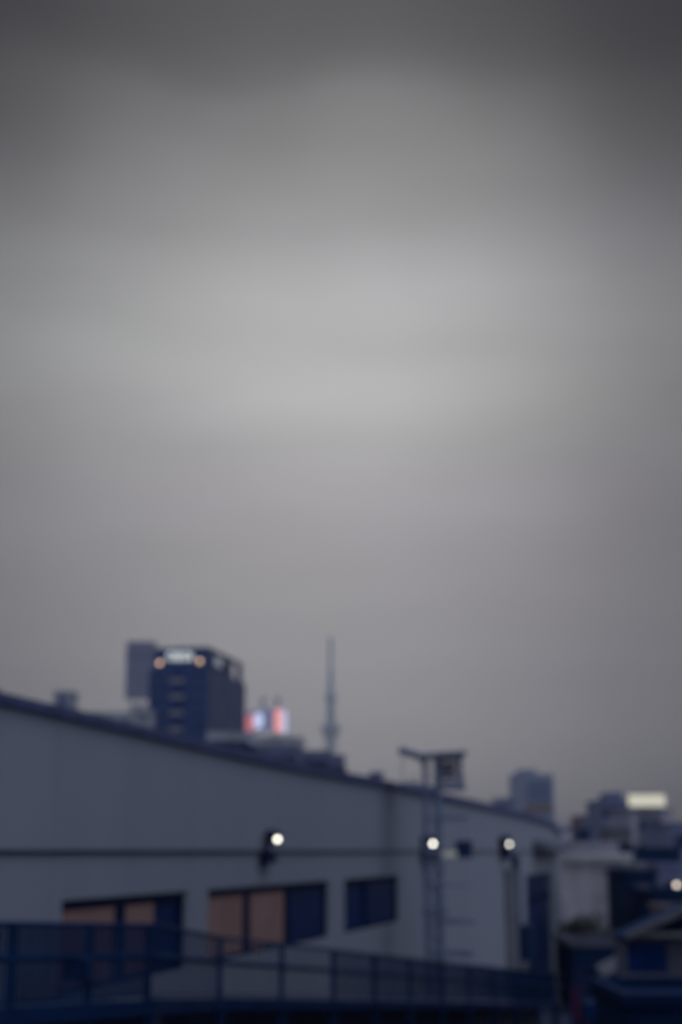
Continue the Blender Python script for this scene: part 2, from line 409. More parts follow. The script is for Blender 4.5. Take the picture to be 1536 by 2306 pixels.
ramp = thing('access_ramp', 'dark access ramp with a concrete deck descending along the warehouse wall', 'ramp', (P3[0][0], P3[0][1], 0))
mb.build('deck', m_dark, ramp)
mb = MB()
for i in range(len(P3) - 1):
    a, b = P3[i], P3[i + 1]; n = Vector((-side[i].y, side[i].x, 0)); A = Vector((a[0], a[1], 0)) + n * 1.25; B = Vector((b[0], b[1], 0)) + n * 1.25; o_ = n * .2
    mb.hexa([A, B, B + o_, A + o_] + [p + Vector((0, 0, z)) for p, z in ((A, a[3] - .103), (B, b[3] - .103), (B + o_, b[3] - .103), (A + o_, a[3] - .103))])
mb.build('dark_skirt', mat('dark_skirt_concrete', (.10, .105, .15), .85), ramp)  # skirt added under the deck to darken the gaps between columns
mb = MB()
for i in range(len(P3) - 1):
    a, b = P3[i], P3[i + 1]
    mb.beam((a[0], a[1], a[3] - .06), (b[0], b[1], b[3] - .06), .14, .22)
mb.build('edge_beam', m_rail, ramp)
rail = thing('ramp_railing', 'dark steel railing with thin vertical bars along the descending ramp', 'railing', (P3[0][0], P3[0][1], P3[0][3]))
for nm, fr_, r in (('top_rail', 1.0, .032), ('middle_rail', .60, .045)):
    mb = MB()
    for i in range(len(P3) - 1):
        a, b = P3[i], P3[i + 1]
        za = a[3] + (a[2] - a[3]) * fr_; zb = b[3] + (b[2] - b[3]) * fr_
        mb.tube((a[0], a[1], za), (b[0], b[1], zb), r, n=8)
    mb.build(nm, m_rail, rail)
post_px = [-150, 40, 210, 342, 500, 637, 750, 842, 920, 990, 1050, 1105, 1155, 1200, 1240]
pp = []
for px in post_px:
    i, t = at_px(px); q = lerp(i, t); pp.append((i, t, q))
    mb = MB(); mb.box((q[0] - .045, q[1] - .045, q[3]), (q[0] + .045, q[1] + .045, q[2])); mb.build('post', m_rail, rail)
    if px > 100:
        mb = MB(); mb.box((q[0] - .10, q[1] + .06, 0), (q[0] + .10, q[1] + .3, q[3] - .12)); mb.build('column', m_rail, ramp)
for (i0, t0, q0), (i1, t1, q1) in zip(pp, pp[1:]):
    mb = MB()
    L = math.hypot(q1[0] - q0[0], q1[1] - q0[1]); near = i0 < 2 and i1 < 2; n = max(3, int(L / (.085 if near else .21)))
    for k in range(1, n):
        s = k / n; q = [q0[j] + (q1[j] - q0[j]) * s for j in range(4)]
        r = .023 if near else (.011 if i1 <= 3 else .020)
        mb.box((q[0] - r, q[1] - r, q[3] + .10), (q[0] + r, q[1] + r, q[2] - .02))
    mb.beam((q0[0], q0[1], q0[3] + .1), (q1[0], q1[1], q1[3] + .1), .03, .03)
    mb.build('bar_panel', m_rail, rail)
# control box hung on the railing
i, t = at_px(175); q = lerp(i, t)
bx = thing('control_box', 'small dark control box hanging on the left part of the ramp railing', 'box', (q[0], q[1] + .12, q[3]))
mb = MB(); a = W(142, 2210, q[1] + .06); b = W(205, 2155, q[1] + .06); mb.box((a.x, q[1] + .06, a.z), (b.x, q[1] + .24, b.z)); mb.build('case', m_dark, bx, .01)
mb = MB(); mb.box((a.x + .04, q[1] + .045, a.z + .04), (b.x - .04, q[1] + .058, b.z - .04)); mb.build('lid', m_frame, bx)

# ------------------------------------------------------------------ steel service tower in front of the wall
TY = 54.0
tw = thing('service_tower', 'dark steel lattice tower with small roof and stacked platforms standing before the warehouse', 'tower', (W(985, HORIZON, TY).x, TY, 0))
def tx(px, py=HORIZON): return W(px, py, TY).x
def tz(py, px=1000): return W(px, py, TY).z
for px, wd, top_y in ((962, .06, 1705), (990, .09, 1700), (1042, .05, 1705)):
    for dy in (0, .9):
        mb = MB(); x = tx(px); mb.box((x - wd, TY + dy - .06, 0), (x + wd, TY + dy + .06, tz(top_y if px < 1030 else top_y)))
        if px == 1042:                                           # thin outer post only carries the cabin
            mb.bm.free(); mb = MB(); mb.box((x - wd, TY + dy - .05, tz(1780)), (x + wd, TY + dy + .05, tz(1703)))
        mb.build('post', m_mast, tw)
mb = MB(); zs = [0.3 + .9 * k for k in range(11)]
for yy in (-.02, .92):
    mb = MB()
    for k_, (a, b) in enumerate(zip(zs, zs[1:])):
        l_, r_x = (962, 990) if k_ % 2 else (990, 962)
        mb.beam((tx(l_), TY + yy, a), (tx(r_x), TY + yy, b), .05, .05); mb.beam((tx(962), TY + yy, b), (tx(990), TY + yy, b), .05, .05)
    mb.build('lattice', m_mast, tw)

for y, x0, x1, th in ((1768, 925, 1052, .16), (1836, 958, 1056, .15), (1908, 955, 1000, .22), (1990, 985, 1060, .07), (2048, 952, 1008, .14), (2070, 985, 1066, .15), (2142, 975, 1062, .20)):
    mb = MB(); mb.box((tx(x0), TY - .1, tz(y) - th), (tx(x1), TY + 1.0, tz(y) - .02)); mb.build('platform', m_mast, tw)
mb = MB(); a, b = tx(1028), tx(1062); mb.box((a, TY - .3, tz(1932)), (b, TY + .5, tz(1893))); mb.build('equipment_box', m_dark, tw, .02)
mb = MB(); mb.box((tx(996), TY - .24, tz(1930)), (tx(1030), TY - .14, tz(1917))); mb.build('tube_light', mat('tube_glow', (.5, .5, .42), .5, emit=(.9, .92, .68), es=.10), tw)
mb = MB()                                                        # canopy: a raised left wing and a level right part
zA, zB = tz(1684), tz(1702)
for (xa, za), (xb, zb) in (((902, 1683), (950, 1698)), ((950, 1698), (1054, 1692))):
    A = Vector((tx(xa), TY - .5, tz(za))); B = Vector((tx(xb), TY - .5, tz(zb))); o = Vector((0, 1.8, 0)); dn = Vector((0, 0, -.14))
    mb.hexa([A + dn, B + dn, B + o + dn, A + o + dn, A, B, B + o, A + o])
mb.build('canopy', m_mast, tw)
mb = MB(); mb.beam((tx(908), TY, tz(1690)), (tx(908), TY, tz(1768)), .035, .035); mb.beam((tx(934), TY, tz(1694)), (tx(960), TY, tz(1735)), .05, .05); mb.build('brace', m_mast, tw)
mb = MB()
for k in range(6):
    z = tz(1705 + k * 11); mb.beam((tx(950), TY - .1, z), (tx(990), TY - .1, z), .03, .03)
mb.build('ladder', m_mast, tw)
m_cab = mat('cabin_panel', (.30, .26, .27), .7, col2=(.40, .31, .27), scale=2.2, var=.3)
mb = MB(); xa, xb, za, zb = tx(990), tx(1040), tz(1764), tz(1706)      # open cage under the canopy
for yy in (TY, TY + .85):
    mb = MB()
    for k in range(6):
        x = xa + (xb - xa) * k / 5; mb.box((x - .022, yy - .022, za), (x + .022, yy + .022, zb))
    for k in range(4):
        z = za + (zb - za) * k / 3; mb.box((xa - .03, yy - .03, z - .03), (xb + .03, yy + .03, z + .03))
    cab = mb.build('cage_panel', m_mast, tw)
mb = MB(); mb.box((tx(999), TY + .2, tz(1752)), (tx(1026), TY + .6, tz(1716))); cbt = mb.build('cabinet', m_cab, tw, .02)
mb = MB(); mb.ring((tx(1012), TY + .16, tz(1735)), (1, 0, 0), (0, 0, 1), .26, .13, .03); mb.build('hose_reel', mat('orange_hose', (.50, .25, .14), .6), cbt)
mb = MB()
for k in range(5): x = tx(925 + k * 31); mb.tube((x, TY - .08, tz(1768)), (x, TY - .08, tz(1750)), .018, n=6)
mb.tube((tx(925), TY - .08, tz(1750)), (tx(1052), TY - .08, tz(1750)), .018, n=6); mb.build('handrail', m_mast, tw)

# ------------------------------------------------------------------ buildings
m_win_dark = mat('window_glass_dark', (.012, .020, .06), .3, spec=.2)
def building(name, label, px0, px1, pytop, Y, depth, m, cat='building', roof=None, rows=0, cols=0, wm=None, group=None, turn=0.0, wh_=1.5, ww=1.6, zlow=None, margin=.08, floor=3.3):
    a = W(px0, pytop, Y); b = W(px1, pytop, Y); wid = b.x - a.x; ang = R(turn)
    th = thing(name, label, cat, (a.x, Y, 0), group)
    U = Vector((math.cos(ang), math.sin(ang), 0)); Vv = Vector((-math.sin(ang), math.cos(ang), 0)); o = (a.x, Y, 0)
    mb = MB(); mb.obox(o, U, Vv, 0, a.z - .35, 0, wid, 0, depth); mb.build('wall', m, th)
    mb = MB(); mb.obox(o, U, Vv, a.z - .345, a.z, -.15, wid + .15, -.15, .15); mb.obox(o, U, Vv, a.z - .345, a.z, -.15, wid + .15, depth - .15, depth + .15)
    mb.obox(o, U, Vv, a.z - .345, a.z, -.15, .15, .153, depth - .153); mb.obox(o, U, Vv, a.z - .345, a.z, wid - .15, wid + .15, .153, depth - .153)
    mb.build('parapet', roof or m, th)
    first = None
    for r_ in range(rows):
        z = a.z - 1.6 - wh_ - r_ * floor
        if z < .5: break
        for c in range(cols):
            u = wid * (margin + (1 - 2 * margin) * (c + .5) / cols)
            if first is None:
                q = MB(); q.obox(o, U, Vv, z, z + wh_, u - ww / 2, u + ww / 2, -.07, -.02); first = q.build('window', wm or m_win_dark, th); z0, u0 = z, u
            else:
                d = first.copy(); C.objects.link(d); d.parent = th; d.location = U * (u - u0) + Vector((0, 0, z - z0))
    return th, o, U, Vv, wid, a.z

# hotel --------------------------------------------------------------
HY = 356.0
m_hf = mat('hotel_front_tiles', (.007, .038, .125), .6, scale=.3)  # front colour includes the blue cast of the veil
m_hs = mat('hotel_side_tiles', (.068, .078, .145), .7, scale=.3)  # side colour pushed bluer for the same cast
m_bal = mat('balcony_panel', (.20, .19, .20), .7)
corner = W(470, 1500, HY); corner.z = 0
uS = Vector((6.0, 31.0, 0)).normalized(); uF = Vector((-uS.y, uS.x, 0))
hz_top = W(470, 1456, HY).z; hz_b = W(470, 1503, HY).z
WF, WS = 15.6, 35.5
hot = thing('hotel', 'tall dark blue hotel block with white sign letters and two orange lamps on its crown', 'hotel', corner)
mb = MB(); mb.obox(corner, uF, uS, 0, hz_b, 0, WF, .35, WS + 1.0); mb.build('wall', m_hs, hot)
mb = MB(); mb.obox(corner, uF, uS, 0, hz_b - .01, -.003, WF + .01, 0, .347); mb.build('front_wall', m_hf, hot)
mb = MB()                                                        # crown, a storey-high frame with open bays on the side
mb.obox(corner, uF, uS, hz_b, hz_top, 0.2, WF - 1.4, .2, .8)
mb.obox(corner, uF, uS, hz_b, hz_top, WF - 2, WF - 1.4, .8, WS - 1)
mb.obox(corner, uF, uS, hz_top - 1.0, hz_top - .003, .2, .8, .8, WS - 2)
mb.obox(corner, uF, uS, hz_b, hz_top - 1.0, .2, .8, .8, 4.0); mb.obox(corner, uF, uS, hz_b - .0, hz_top - 1.0, .2, .8, WS - 6, WS - 2.0)
mb.obox(corner, uF, uS, hz_b, hz_b + 1.6, .2, .8, 4.0, WS - 12)
mb.build('crown', m_hf, hot)
mb = MB(); mb.obox(corner, uF, uS, hz_b, hz_top - .6, 2.0, WF - 3, 4, WS - 6); ph = mb.build('plant_room', m_hs, hot)
m_sign = mat('sign_white', (.75, .76, .72), .5, emit=(.86, .90, .82), es=.55)
sg = MB()                                                        # rounded sign lettering
def fpt(px, py): # point on the front face under a pixel
    d = W(px, py, 1.0) - Vector((0, 0, EYE)); t = Vector((corner.x, corner.y, 0)).dot(uS) / d.dot(uS); return d * t + Vector((0, 0, EYE))
fo = -uS * .25; ur, vz = -uF, Vector((0, 0, 1))
for cx in (386, 420):
    sg.ring(fpt(cx, 1478) + fo, ur, vz, 1.12, .55, .2, n=20)
sg.prism([fpt(398, 1468) + fo, fpt(407, 1468) + fo, fpt(407, 1489) + fo, fpt(398, 1489) + fo], uS * .15)
sg.prism([fpt(430, 1470) + fo, fpt(434, 1470) + fo, fpt(434, 1489) + fo, fpt(430, 1489) + fo], uS * .15)
sg.build('sign_lettering', m_sign, hot)
m_or = mat('orange_lamp', (.7, .5, .3), .5, emit=(1.0, .62, .36), es=1.7)
for cx, cy in ((361, 1494), (451, 1490)):
    mb = MB(); c = fpt(cx, cy) + fo * 2
    mb.lathe(c + Vector((0, 0, -.45)), [(.25, 0), (.48, .2), (.48, .75), (.25, .95)], n=14); lm = mb.build('lamp', m_or, hot)
mb = MB(); mb.obox(corner, -uF, uS, W(495, 1497, 360).z, W(495, 1478, 360).z, .01 - .0, .25, 5.5, 11.0)
mb.build('side_sign', mat('side_sign_panel', (.55, .55, .55), .6, emit=(.8, .8, .8), es=.12), hot)
fl = 3.1
for k in range(13):                                               # stack of balconies up the middle of the front
    z = hz_b - 3.2 - k * 4.05
    if z < 2: break
    mb = MB(); a, b = fpt(384, 1600), fpt(415, 1600)
    ua, ub = (a - corner).dot(uF), (b - corner).dot(uF)
    mb.obox(corner, uF, uS, z - .55, z + .55, ub, ua, -1.0, -.9); mb.build('balcony', m_bal, hot)
    mb = MB(); mb.obox(corner, uF, uS, z + .7, z + 2.6, ub + .2, ua - .2, -.06, -.01); mb.build('balcony_window', m_glassd, hot)
for side_ in (0, 1):
    first = None
    for k in range(14):
        z = hz_b - 2.6 - k * 3.3
        if z < 2: break
        for c in range(4 if side_ else 4):
            if side_: u = 4 + c * 7.4
            else: u = (1.5, 3.6, 12.0, 14.0)[c]
            if first is None:
                q = MB()
                if side_: q.obox(corner, uF, uS, z, z + 1.5, -.06, -.01, u - 1.3, u + 1.3)
                else: q.obox(corner, uF, uS, z, z + 1.5, u - .7, u + .7, -.06, -.01)
                first = q.build('window', m_win_dark, hot); u0, z0 = u, z
            else:
                d = first.copy(); C.objects.link(d); d.parent = hot; d.location = (uS if side_ else uF) * (u - u0) + Vector((0, 0, z - z0))

# tall billboard on a pale block left of the hotel ------------------------
m_hazy = mat('pale_render_wall', (.42, .42, .44), .8, scale=.2)
th, o, U, Vv, wid, zt = building('apartment_block', 'pale slim apartment block under the tall billboard left of the hotel', 292, 350, 1588, 560, 16, m_hazy, rows=12, cols=2)
BY = 556.0
bb = thing('rooftop_billboard', 'tall grey-blue billboard standing on a roof left of the dark hotel', 'billboard', (W(312, 1580, BY).x, BY, W(312, 1588, BY).z))
m_bb = mat('billboard_back', (.20, .215, .27), .7, stretch=(1, 1, .1))
mb = MB(); a, b = W(281, 1574, BY), W(352, 1444, BY); mb.box((a.x, BY, a.z), (b.x, BY + .8, b.z)); mb.build('panel', m_bb, bb)
mb = MB()
for k in range(9):
    z = a.z + (b.z - a.z) * (k + .5) / 9; mb.box((a.x - .3, BY - .35, z - .15), (b.x + .3, BY - .05, z + .15))
z = W(0, 1477, BY).z; mb.box((a.x - .3, BY - .6, z - .5), (b.x + .3, BY - .36, z + .5))
mb.build('frame', mat('billboard_frame', (.15, .155, .25), .6), bb)
for px in (296, 316, 336):
    mb = MB(); x = W(px, 1580, BY).x; mb.box((x - .3, BY + .85, W(0, 1588, BY).z), (x + .3, BY + 1.4, b.z - 3)); mb.build('leg', m_mast, bb)

# plant house seen over the roof, left ------------------------------------
PY = 120.0
m_mid = mat('mid_grey_wall', (.115, .13, .205), .8, scale=.3)  # grey made bluer to carry the veil over distant walls
m_tank = mat('weathered_plant_metal', (.26, .29, .29), .8)
ph_ = thing('rooftop_plant_house', 'small square grey plant house showing over the roofline at left', 'plant house', (W(140, 1700, PY).x, PY, 0))
a, b = W(117, 1640, PY), W(164, 1556, PY)
mb = MB(); mb.box((a.x, PY, 0), (b.x, PY + 2.5, b.z - .12)); mb.build('wall', m_tank, ph_)
mb = MB(); mb.box((a.x - .08, PY - .08, b.z - .117), (b.x + .08, PY + 2.58, b.z)); mb.build('roof', m_tank, ph_)
mb = MB(); mb.box((a.x + .4, PY - .05, b.z - 1.6), (b.x - .4, PY - .003, b.z - .4)); mb.build('louvre', m_mid, ph_)

# low pale roofs just over the roofline -----------------------------------
m_pale = mat('pale_roof_wall', (.32, .33, .33), .8, scale=.3)
building('low_house', 'low pale flat building just showing over the roofline left of the hotel', 172, 300, 1603, 300, 14, m_pale, rows=3, cols=5)
building('low_house', 'narrow pale house squeezed between billboard block and hotel over the roofline', 298, 334, 1592, 330, 12, m_pale, rows=3, cols=2)
building('grey_office', 'grey-green low office block between the hotel and the lit screens', 466, 566, 1648, 280, 20, m_pale, rows=3, cols=5)
building('dark_shop_block', 'dark block just over the roofline right below the hotel', 540, 566, 1676, 200, 10, m_dark, rows=2, cols=2)

# LED screen building ------------------------------------------------------
LY = 250.0
building('screen_building', 'grey-green block that carries the lit video screens on its roof', 566, 680, 1658, LY, 18, m_pale, rows=3, cols=6)
building('dark_annex', 'darker annex in front of the screen building, just over the roofline', 574, 672, 1678, 210, 12, m_mid, rows=2, cols=5)
sc = thing('video_screen', 'rooftop pair of lit video screens with a white disc and a red and white band', 'screen', W(618, 1656, LY - 2))
cs = W(617, 1650, LY - 4); lf = W(553, 1650, LY + 4); rt = W(646, 1650, LY + 1); zt_, zb_ = W(600, 1597, LY).z, W(600, 1649, LY).z
m_l1 = mat('screen_navy', (.05, .05, .08), .4, emit=(.20, .22, .36), es=.55)
def panel(A, B, u0, u1, z0, z1, name, m, out_, parent):
    A2 = Vector((A.x, A.y, 0)); B2 = Vector((B.x, B.y, 0)); d = (B2 - A2); nn = Vector((d.y, -d.x, 0)).normalized()
    mb = MB(); P = A2 + d * u0 + nn * out_; Q = A2 + d * u1 + nn * out_
    t = nn * -.12
    mb.hexa([(P.x, P.y, z0), (Q.x, Q.y, z0), (Q.x + t.x, Q.y + t.y, z0), (P.x + t.x, P.y + t.y, z0), (P.x, P.y, z1), (Q.x, Q.y, z1), (Q.x + t.x, Q.y + t.y, z1), (P.x + t.x, P.y + t.y, z1)])
    return mb.build(name, m, parent)
s1 = panel(lf, cs, 0, 1, zb_, zt_, 'left_screen', m_l1, 0, sc)
s2 = panel(cs, rt, .01, 1, zb_ - .25, zt_ - .1, 'right_screen', m_l1, 0, sc)
panel(lf, cs, .02, .33, zb_ + .5, zt_ - .8, 'red_field', mat('screen_red', (.3, .05, .05), .4, emit=(.95, .34, .36), es=.45), .13, s1)
d_ = Vector((cs.x - lf.x, cs.y - lf.y, 0)); nn = Vector((d_.y, -d_.x, 0)).normalized()
c0 = Vector((lf.x, lf.y, 0)) + d_ * .49 + nn * .28; c0.z = (zb_ + zt_) / 2
mb = MB(); mb.tube(c0, c0 - nn * .1, 1.35, n=24); mb.build('white_disc', mat('screen_white', (.5, .5, .6), .4, emit=(.66, .74, .98), es=.9), s1)
mb = MB(); mb.ring(c0 + nn * .03, d_.normalized(), (0, 0, 1), .85, .55, .02, n=24); mb.build('disc_emblem', mat('screen_blue', (.1, .15, .4), .4, emit=(.35, .45, .80), es=.7), s1)
panel(cs, rt, .03, .50, zb_ - .1, zt_ - .3, 'red_band', mat('screen_red_band', (.4, .1, .1), .4, emit=(1.0, .38, .34), es=.80), .13, s2)
panel(cs, rt, .56, .98, zb_ - .1, zt_ - .3, 'white_band', mat('screen_white_band', (.5, .5, .6), .4, emit=(.70, .70, .92), es=.58), .13, s2)
mb = MB()
for px in (592, 625): p = W(px, 1597, LY + 3); mb.tube((p.x, p.y, p.z - .5), (p.x, p.y, W(px, 1572, LY + 3).z), .12, n=8); mb.box((p.x - .5, p.y - .3, W(px, 1580, LY + 3).z), (p.x + .5, p.y + .3, W(px, 1573, LY + 3).z))
mb.build('antenna', m_mast, sc)
mb = MB(); A, B, D = lf, cs, rt
for q in (lf, cs, rt): mb.box((q.x - .2, q.y + .5, W(600, 1658, LY).z - .02), (q.x + .2, q.y + .9, zt_ - .3))
mb.build('frame', m_mast, sc)

building('office_block', 'long grey block over the roofline between the screens and the lattice spire', 676, 742, 1690, 230, 16, m_mid, rows=2, cols=5)
building('office_block', 'darker cube-like block at the foot of the tall spire', 738, 776, 1700, 200, 14, m_mid, rows=2, cols=3)
building('small_stair_house', 'tiny dark stair house on the roofline right of the spire', 836, 862, 1738, 150, 4, m_mid)
building('low_shed', 'low dark shed roof touching the roofline left of the steel tower', 905, 945, 1762, 150, 6, m_mid)

# broadcast tower -----------------------------------------------------------
SY = 4230.0
sb = W(744, HORIZON, SY)
sky_t = thing('broadcast_tower', 'very tall hazy lattice broadcasting tower with two observation decks on the skyline', 'tower', (sb.x, SY, 0))
m_sk = mat('hazed_tower_steel', (.20, .30, .345), .7, scale=.02)  # colour lightened and blued to stand in for distance haze
def rad(z):
    pts = [(0, 34), (100, 27), (200, 21), (300, 16), (345, 14), (350, 14), (450, 9.5), (495, 7)]
    for (a, ra_), (b, rb) in zip(pts, pts[1:]):
        if a <= z <= b: return ra_ + (rb - ra_) * (z - a) / (b - a)
    return 5
c_ = Vector((sb.x, SY, 0))
mb = MB(); NN = 12; lv = [0, 40, 80, 120, 160, 200, 240, 280, 320, 345, 375, 410, 445, 470, 495]
pt = lambda k, z: c_ + Vector((rad(z) * math.cos(2 * math.pi * k / NN), rad(z) * math.sin(2 * math.pi * k / NN), z))
for a, b in zip(lv, lv[1:]):
    for k in range(NN):
        mb.tube(pt(k, a), pt(k, b), 1.3, n=5); mb.tube(pt(k, a), pt(k + 1, b), .8, n=4); mb.tube(pt(k, b), pt(k + 1, b), .8, n=4)
mb.build('lattice', m_sk, sky_t)
mb = MB(); mb.lathe(c_, [(5.5, 0), (5.5, 495)], 16); mb.build('core', m_sk, sky_t)
mb = MB(); mb.lathe(c_ + Vector((0, 0, 335)), [(14, 0), (20, 5), (26, 17), (29, 30), (29, 36), (16, 38)], 32); mb.build('lower_deck', m_sk, sky_t)
mb = MB(); mb.lathe(c_ + Vector((0, 0, 440)), [(9, 0), (15, 5), (17.5, 12), (17.5, 20), (9, 24)], 28); mb.build('upper_deck', m_sk, sky_t)
mb = MB(); mb.lathe(c_ + Vector((0, 0, 495)), [(7.5, 0), (7.5, 40), (5.5, 41), (5.5, 90), (5.5, 91), (5.5, 138), (2.5, 141)], 14); mb.build('mast', m_sk, sky_t)

# right-hand skyline ----------------------------------------------------------
m_t1 = mat('blue_grey_cladding', (.16, .19, .25), .7, scale=.1)
th, o, U, Vv, wid, zt = building('tower_block', 'mid-rise hazy tower block with a bluish glazed panel above the end of the warehouse', 1157, 1246, 1743, 900, 26, m_t1, rows=0)
mb = MB(); mb.obox(o, U, Vv, W(0, 1805, 900).z, W(0, 1758, 900).z, wid * .36, wid * .92, -.25, -.05); mb.build('glazed_panel', mat('blue_glazing', (.04, .08, .15), .3, spec=.5), th)
mb = MB(); mb.obox(o, U, Vv, W(0, 1828, 900).z, W(0, 1812, 900).z, wid * .25, wid * .95, -.5, -.05); mb.build('brown_band', mat('brown_tiles', (.13, .085, .07), .8), th)
mb = MB(); mb.obox(o, U, Vv, zt, zt + 3, wid * .15, wid * .6, 4, 20); mb.build('roof_plant', m_t1, th)
building('flat_block', 'low blue-grey block just left of the hazy tower block', 1116, 1162, 1797, 620, 18, m_t1, rows=3, cols=4)
building('flat_block', 'pale low block in the gap right of the warehouse roof end', 1262, 1318, 1850, 420, 18, m_hazy, rows=3, cols=3)
building('brick_block', 'small reddish block stepping up right of the warehouse roof', 1304, 1334, 1836, 340, 12, mat('dull_red_tiles', (.14, .085, .09), .8), rows=3, cols=2)
building('grey_block', 'mid-grey block between the reddish block and the dark office tower', 1328, 1360, 1838, 300, 12, m_mid, rows=4, cols=2)
th, o, U, Vv, wid, zt = building('dark_office_tower', 'dark office block immediately left of the lit cream rooftop sign', 1354, 1418, 1800, 260, 16, m_mid, rows=6, cols=4)
mb = MB(); mb.obox(o, U, Vv, zt, W(0, 1783, 260).z, wid * .3, wid * .85, 2, 10); mb.build('roof_plant', m_mid, th)
th, o, U, Vv, wid, zt = building('sign_block', 'grey building under the lit cream rooftop sign', 1418, 1511, 1822, 210, 16, mat('grey_tile_wall', (.21, .215, .255), .8, scale=.3), rows=5, cols=3, ww=1.1, margin=.2)
mb = MB()
for f0, f1 in ((.02, .14), (.76, .95)): mb.obox(o, U, Vv, 0, zt - .4, wid * f0, wid * f1, -.4, -.003)
mb.build('pale_pier', mat('pale_pier_tiles', (.36, .34, .36), .8), th)
ls = thing('rooftop_sign', 'long lit cream sign box on a roof at the right of the skyline', 'sign', W(1460, 1822, 209))
a, b = W(1419, 1816, 209), W(1497, 1789, 209)
mb = MB(); mb.box((a.x, 209, a.z), (b.x, 210.2, b.z)); mb.build('lit_box', mat('cream_sign_light', (.6, .58, .45), .6, emit=(.64, .60, .43), es=.72), ls, .03)
mb = MB(); mb.box((a.x - .12, 208.85, b.z + .01), (b.x + .12, 210.3, b.z + .12)); mb.box((a.x - .12, 208.85, a.z - .12), (b.x + .12, 210.3, a.z - .01)); mb.build('frame', m_mid, ls)
for px in (1430, 1460, 1490):
    mb = MB(); x = W(px, 1820, 209).x; mb.box((x - .1, 209.4, W(px, 1824, 209).z), (x + .1, 209.7, a.z - .12)); mb.build('leg', m_mast, ls)
building('edge_block', 'dark bluish block cut by the right edge of the photo', 1511, 1620, 1852, 190, 18, m_mid, rows=5, cols=4)
building('water_tank_house', 'small dark navy tank house on the far roofs right of the warehouse end', 1304, 1328, 1866, 160, 3, m_dark)
building('stair_house', 'bluish stair house behind the pale parapet building', 1330, 1374, 1868, 170, 6, m_mid, rows=1, cols=2)
building('stair_house', 'greyish roof room right behind the pale parapet building, under the dark office block', 1372, 1420, 1864, 150, 6, mat('roof_room_wall', (.10, .105, .12), .8), rows=1, cols=2)

# pale parapet building beyond the warehouse -----------------------------------
m_pp = mat('beige_render', (.45, .42, .42), .85, scale=.6)
QY = 122.0
th, o, U, Vv, wid, zt = building('beige_building', 'pale beige flat-roofed building with a projecting cornice beyond the end of the warehouse', 1262, 1412, 1921, QY, 16, m_pp, rows=0)
mb = MB(); mb.obox(o, U, Vv, zt - .75, zt - .35, -.3, wid + .3, -.55, -.16); mb.obox(o, U, Vv, zt - .349, zt + .02, -.4, wid + .4, -.7, -.153); mb.build('cornice', mat('pale_cornice', (.44, .42, .41), .8), th)
mb = MB(); mb.obox(o, U, Vv, zt, zt + .95, wid * .15, wid * .98, 3, 9); mb.build('roof_room', m_conc, th)
mb = MB(); mb.obox(o, U, Vv, 0, zt - .8, wid - 1.2, wid + .05, -.5, -.003); mb.build('shaded_side_strip', m_mid, th)  # darker strip imitating the shaded right side of the facade
for k in range(3):
    mb = MB(); u = wid * (.2 + .25 * k); mb.obox(o, U, Vv, 1.5, 3.2, u - .5, u + .5, -.07, -.01); mb.build('window', m_win_dark, th)
# dark roofs cluster right -------------------------------------------------------
def gable(name, label, px0, px1, pye, pyr, Y, depth, mw, mr, group=None):
    a, b = W(px0, pye, Y), W(px1, pye, Y); zr = W(px0, pyr, Y).z; wx = b.x - a.x
    th = thing(name, label, 'house', (a.x, Y, 0), group)
    mb = MB(); mb.box((a.x, Y, 0), (b.x, Y + depth, a.z)); mb.build('wall', mw, th)
    mb = MB(); m_ = (a.x + b.x) / 2
    mb.prism([(a.x, Y + .03, a.z + .003), (b.x, Y + .03, a.z + .003), (m_, Y + .03, zr - .1)], (0, depth - .06, 0)); mb.build('gable', mw, th)
    mb = MB(); t = .22; e = .35
    for s0, s1 in ((a.x - e, m_), (b.x + e, m_)):
        k = (zr - a.z) / (wx / 2); z0 = a.z - e * k
        mb.hexa([(s0, Y - .4, z0 + .02), (s1, Y - .4, zr + .02), (s1, Y + depth + .4, zr + .02), (s0, Y + depth + .4, z0 + .02), (s0, Y - .4, z0 + t), (s1, Y - .4, zr + t), (s1, Y + depth + .4, zr + t), (s0, Y + depth + .4, z0 + t)])
    mb.build('roof', mr, th)
    return th, a, b
m_nav = mat('veiled_navy_wall', (.004, .020, .060), .8, spec=.05)  # veil over the darks painted in as navy
m_roofp = mat('pale_roof_metal', (.115, .115, .12), .6)
building('dark_roof_block', 'dark navy flat-roofed block under the lit cream sign building', 1412, 1532, 1908, 150, 12, m_nav, rows=2, cols=4)
building('pale_wall_block', 'small pale wall block showing below the dark navy roof', 1413, 1452, 1941, 118, 6, m_conc)
building('navy_shop', 'navy shopfront block with pale columns, left of the street lamp', 1412, 1476, 1960, 104, 8, m_nav, rows=1, cols=2)
for i_, px in enumerate((1450,)):
    mb = MB(); a, b = W(px - 9, 2070, 103), W(px + 9, 2000, 103)
    cth = thing('column', 'pale column before the navy shopfront', 'column', (a.x, 103, 0)); mb.box((a.x, 102.7, 0), (b.x, 103.4, b.z)); mb.build('shaft', m_concd, cth)
    mb = MB(); mb.box((a.x - .1, 102.6, b.z + .002), (b.x + .1, 103.5, b.z + .25)); mb.build('capital', m_concd, cth)
building('grey_kiosk', 'grey wall block at the right edge just above the street lamp', 1483, 1600, 1944, 128, 8, m_mid, rows=1, cols=2)
building('navy_house', 'dark navy house at the right edge behind the street lamp', 1470, 1600, 2004, 98, 8, m_nav, rows=1, cols=3)
building('tan_wall_house', 'little brownish wall at the right edge below the street lamp', 1504, 1600, 2040, 90, 5, mat('brown_wall', (.13, .10, .095), .8))
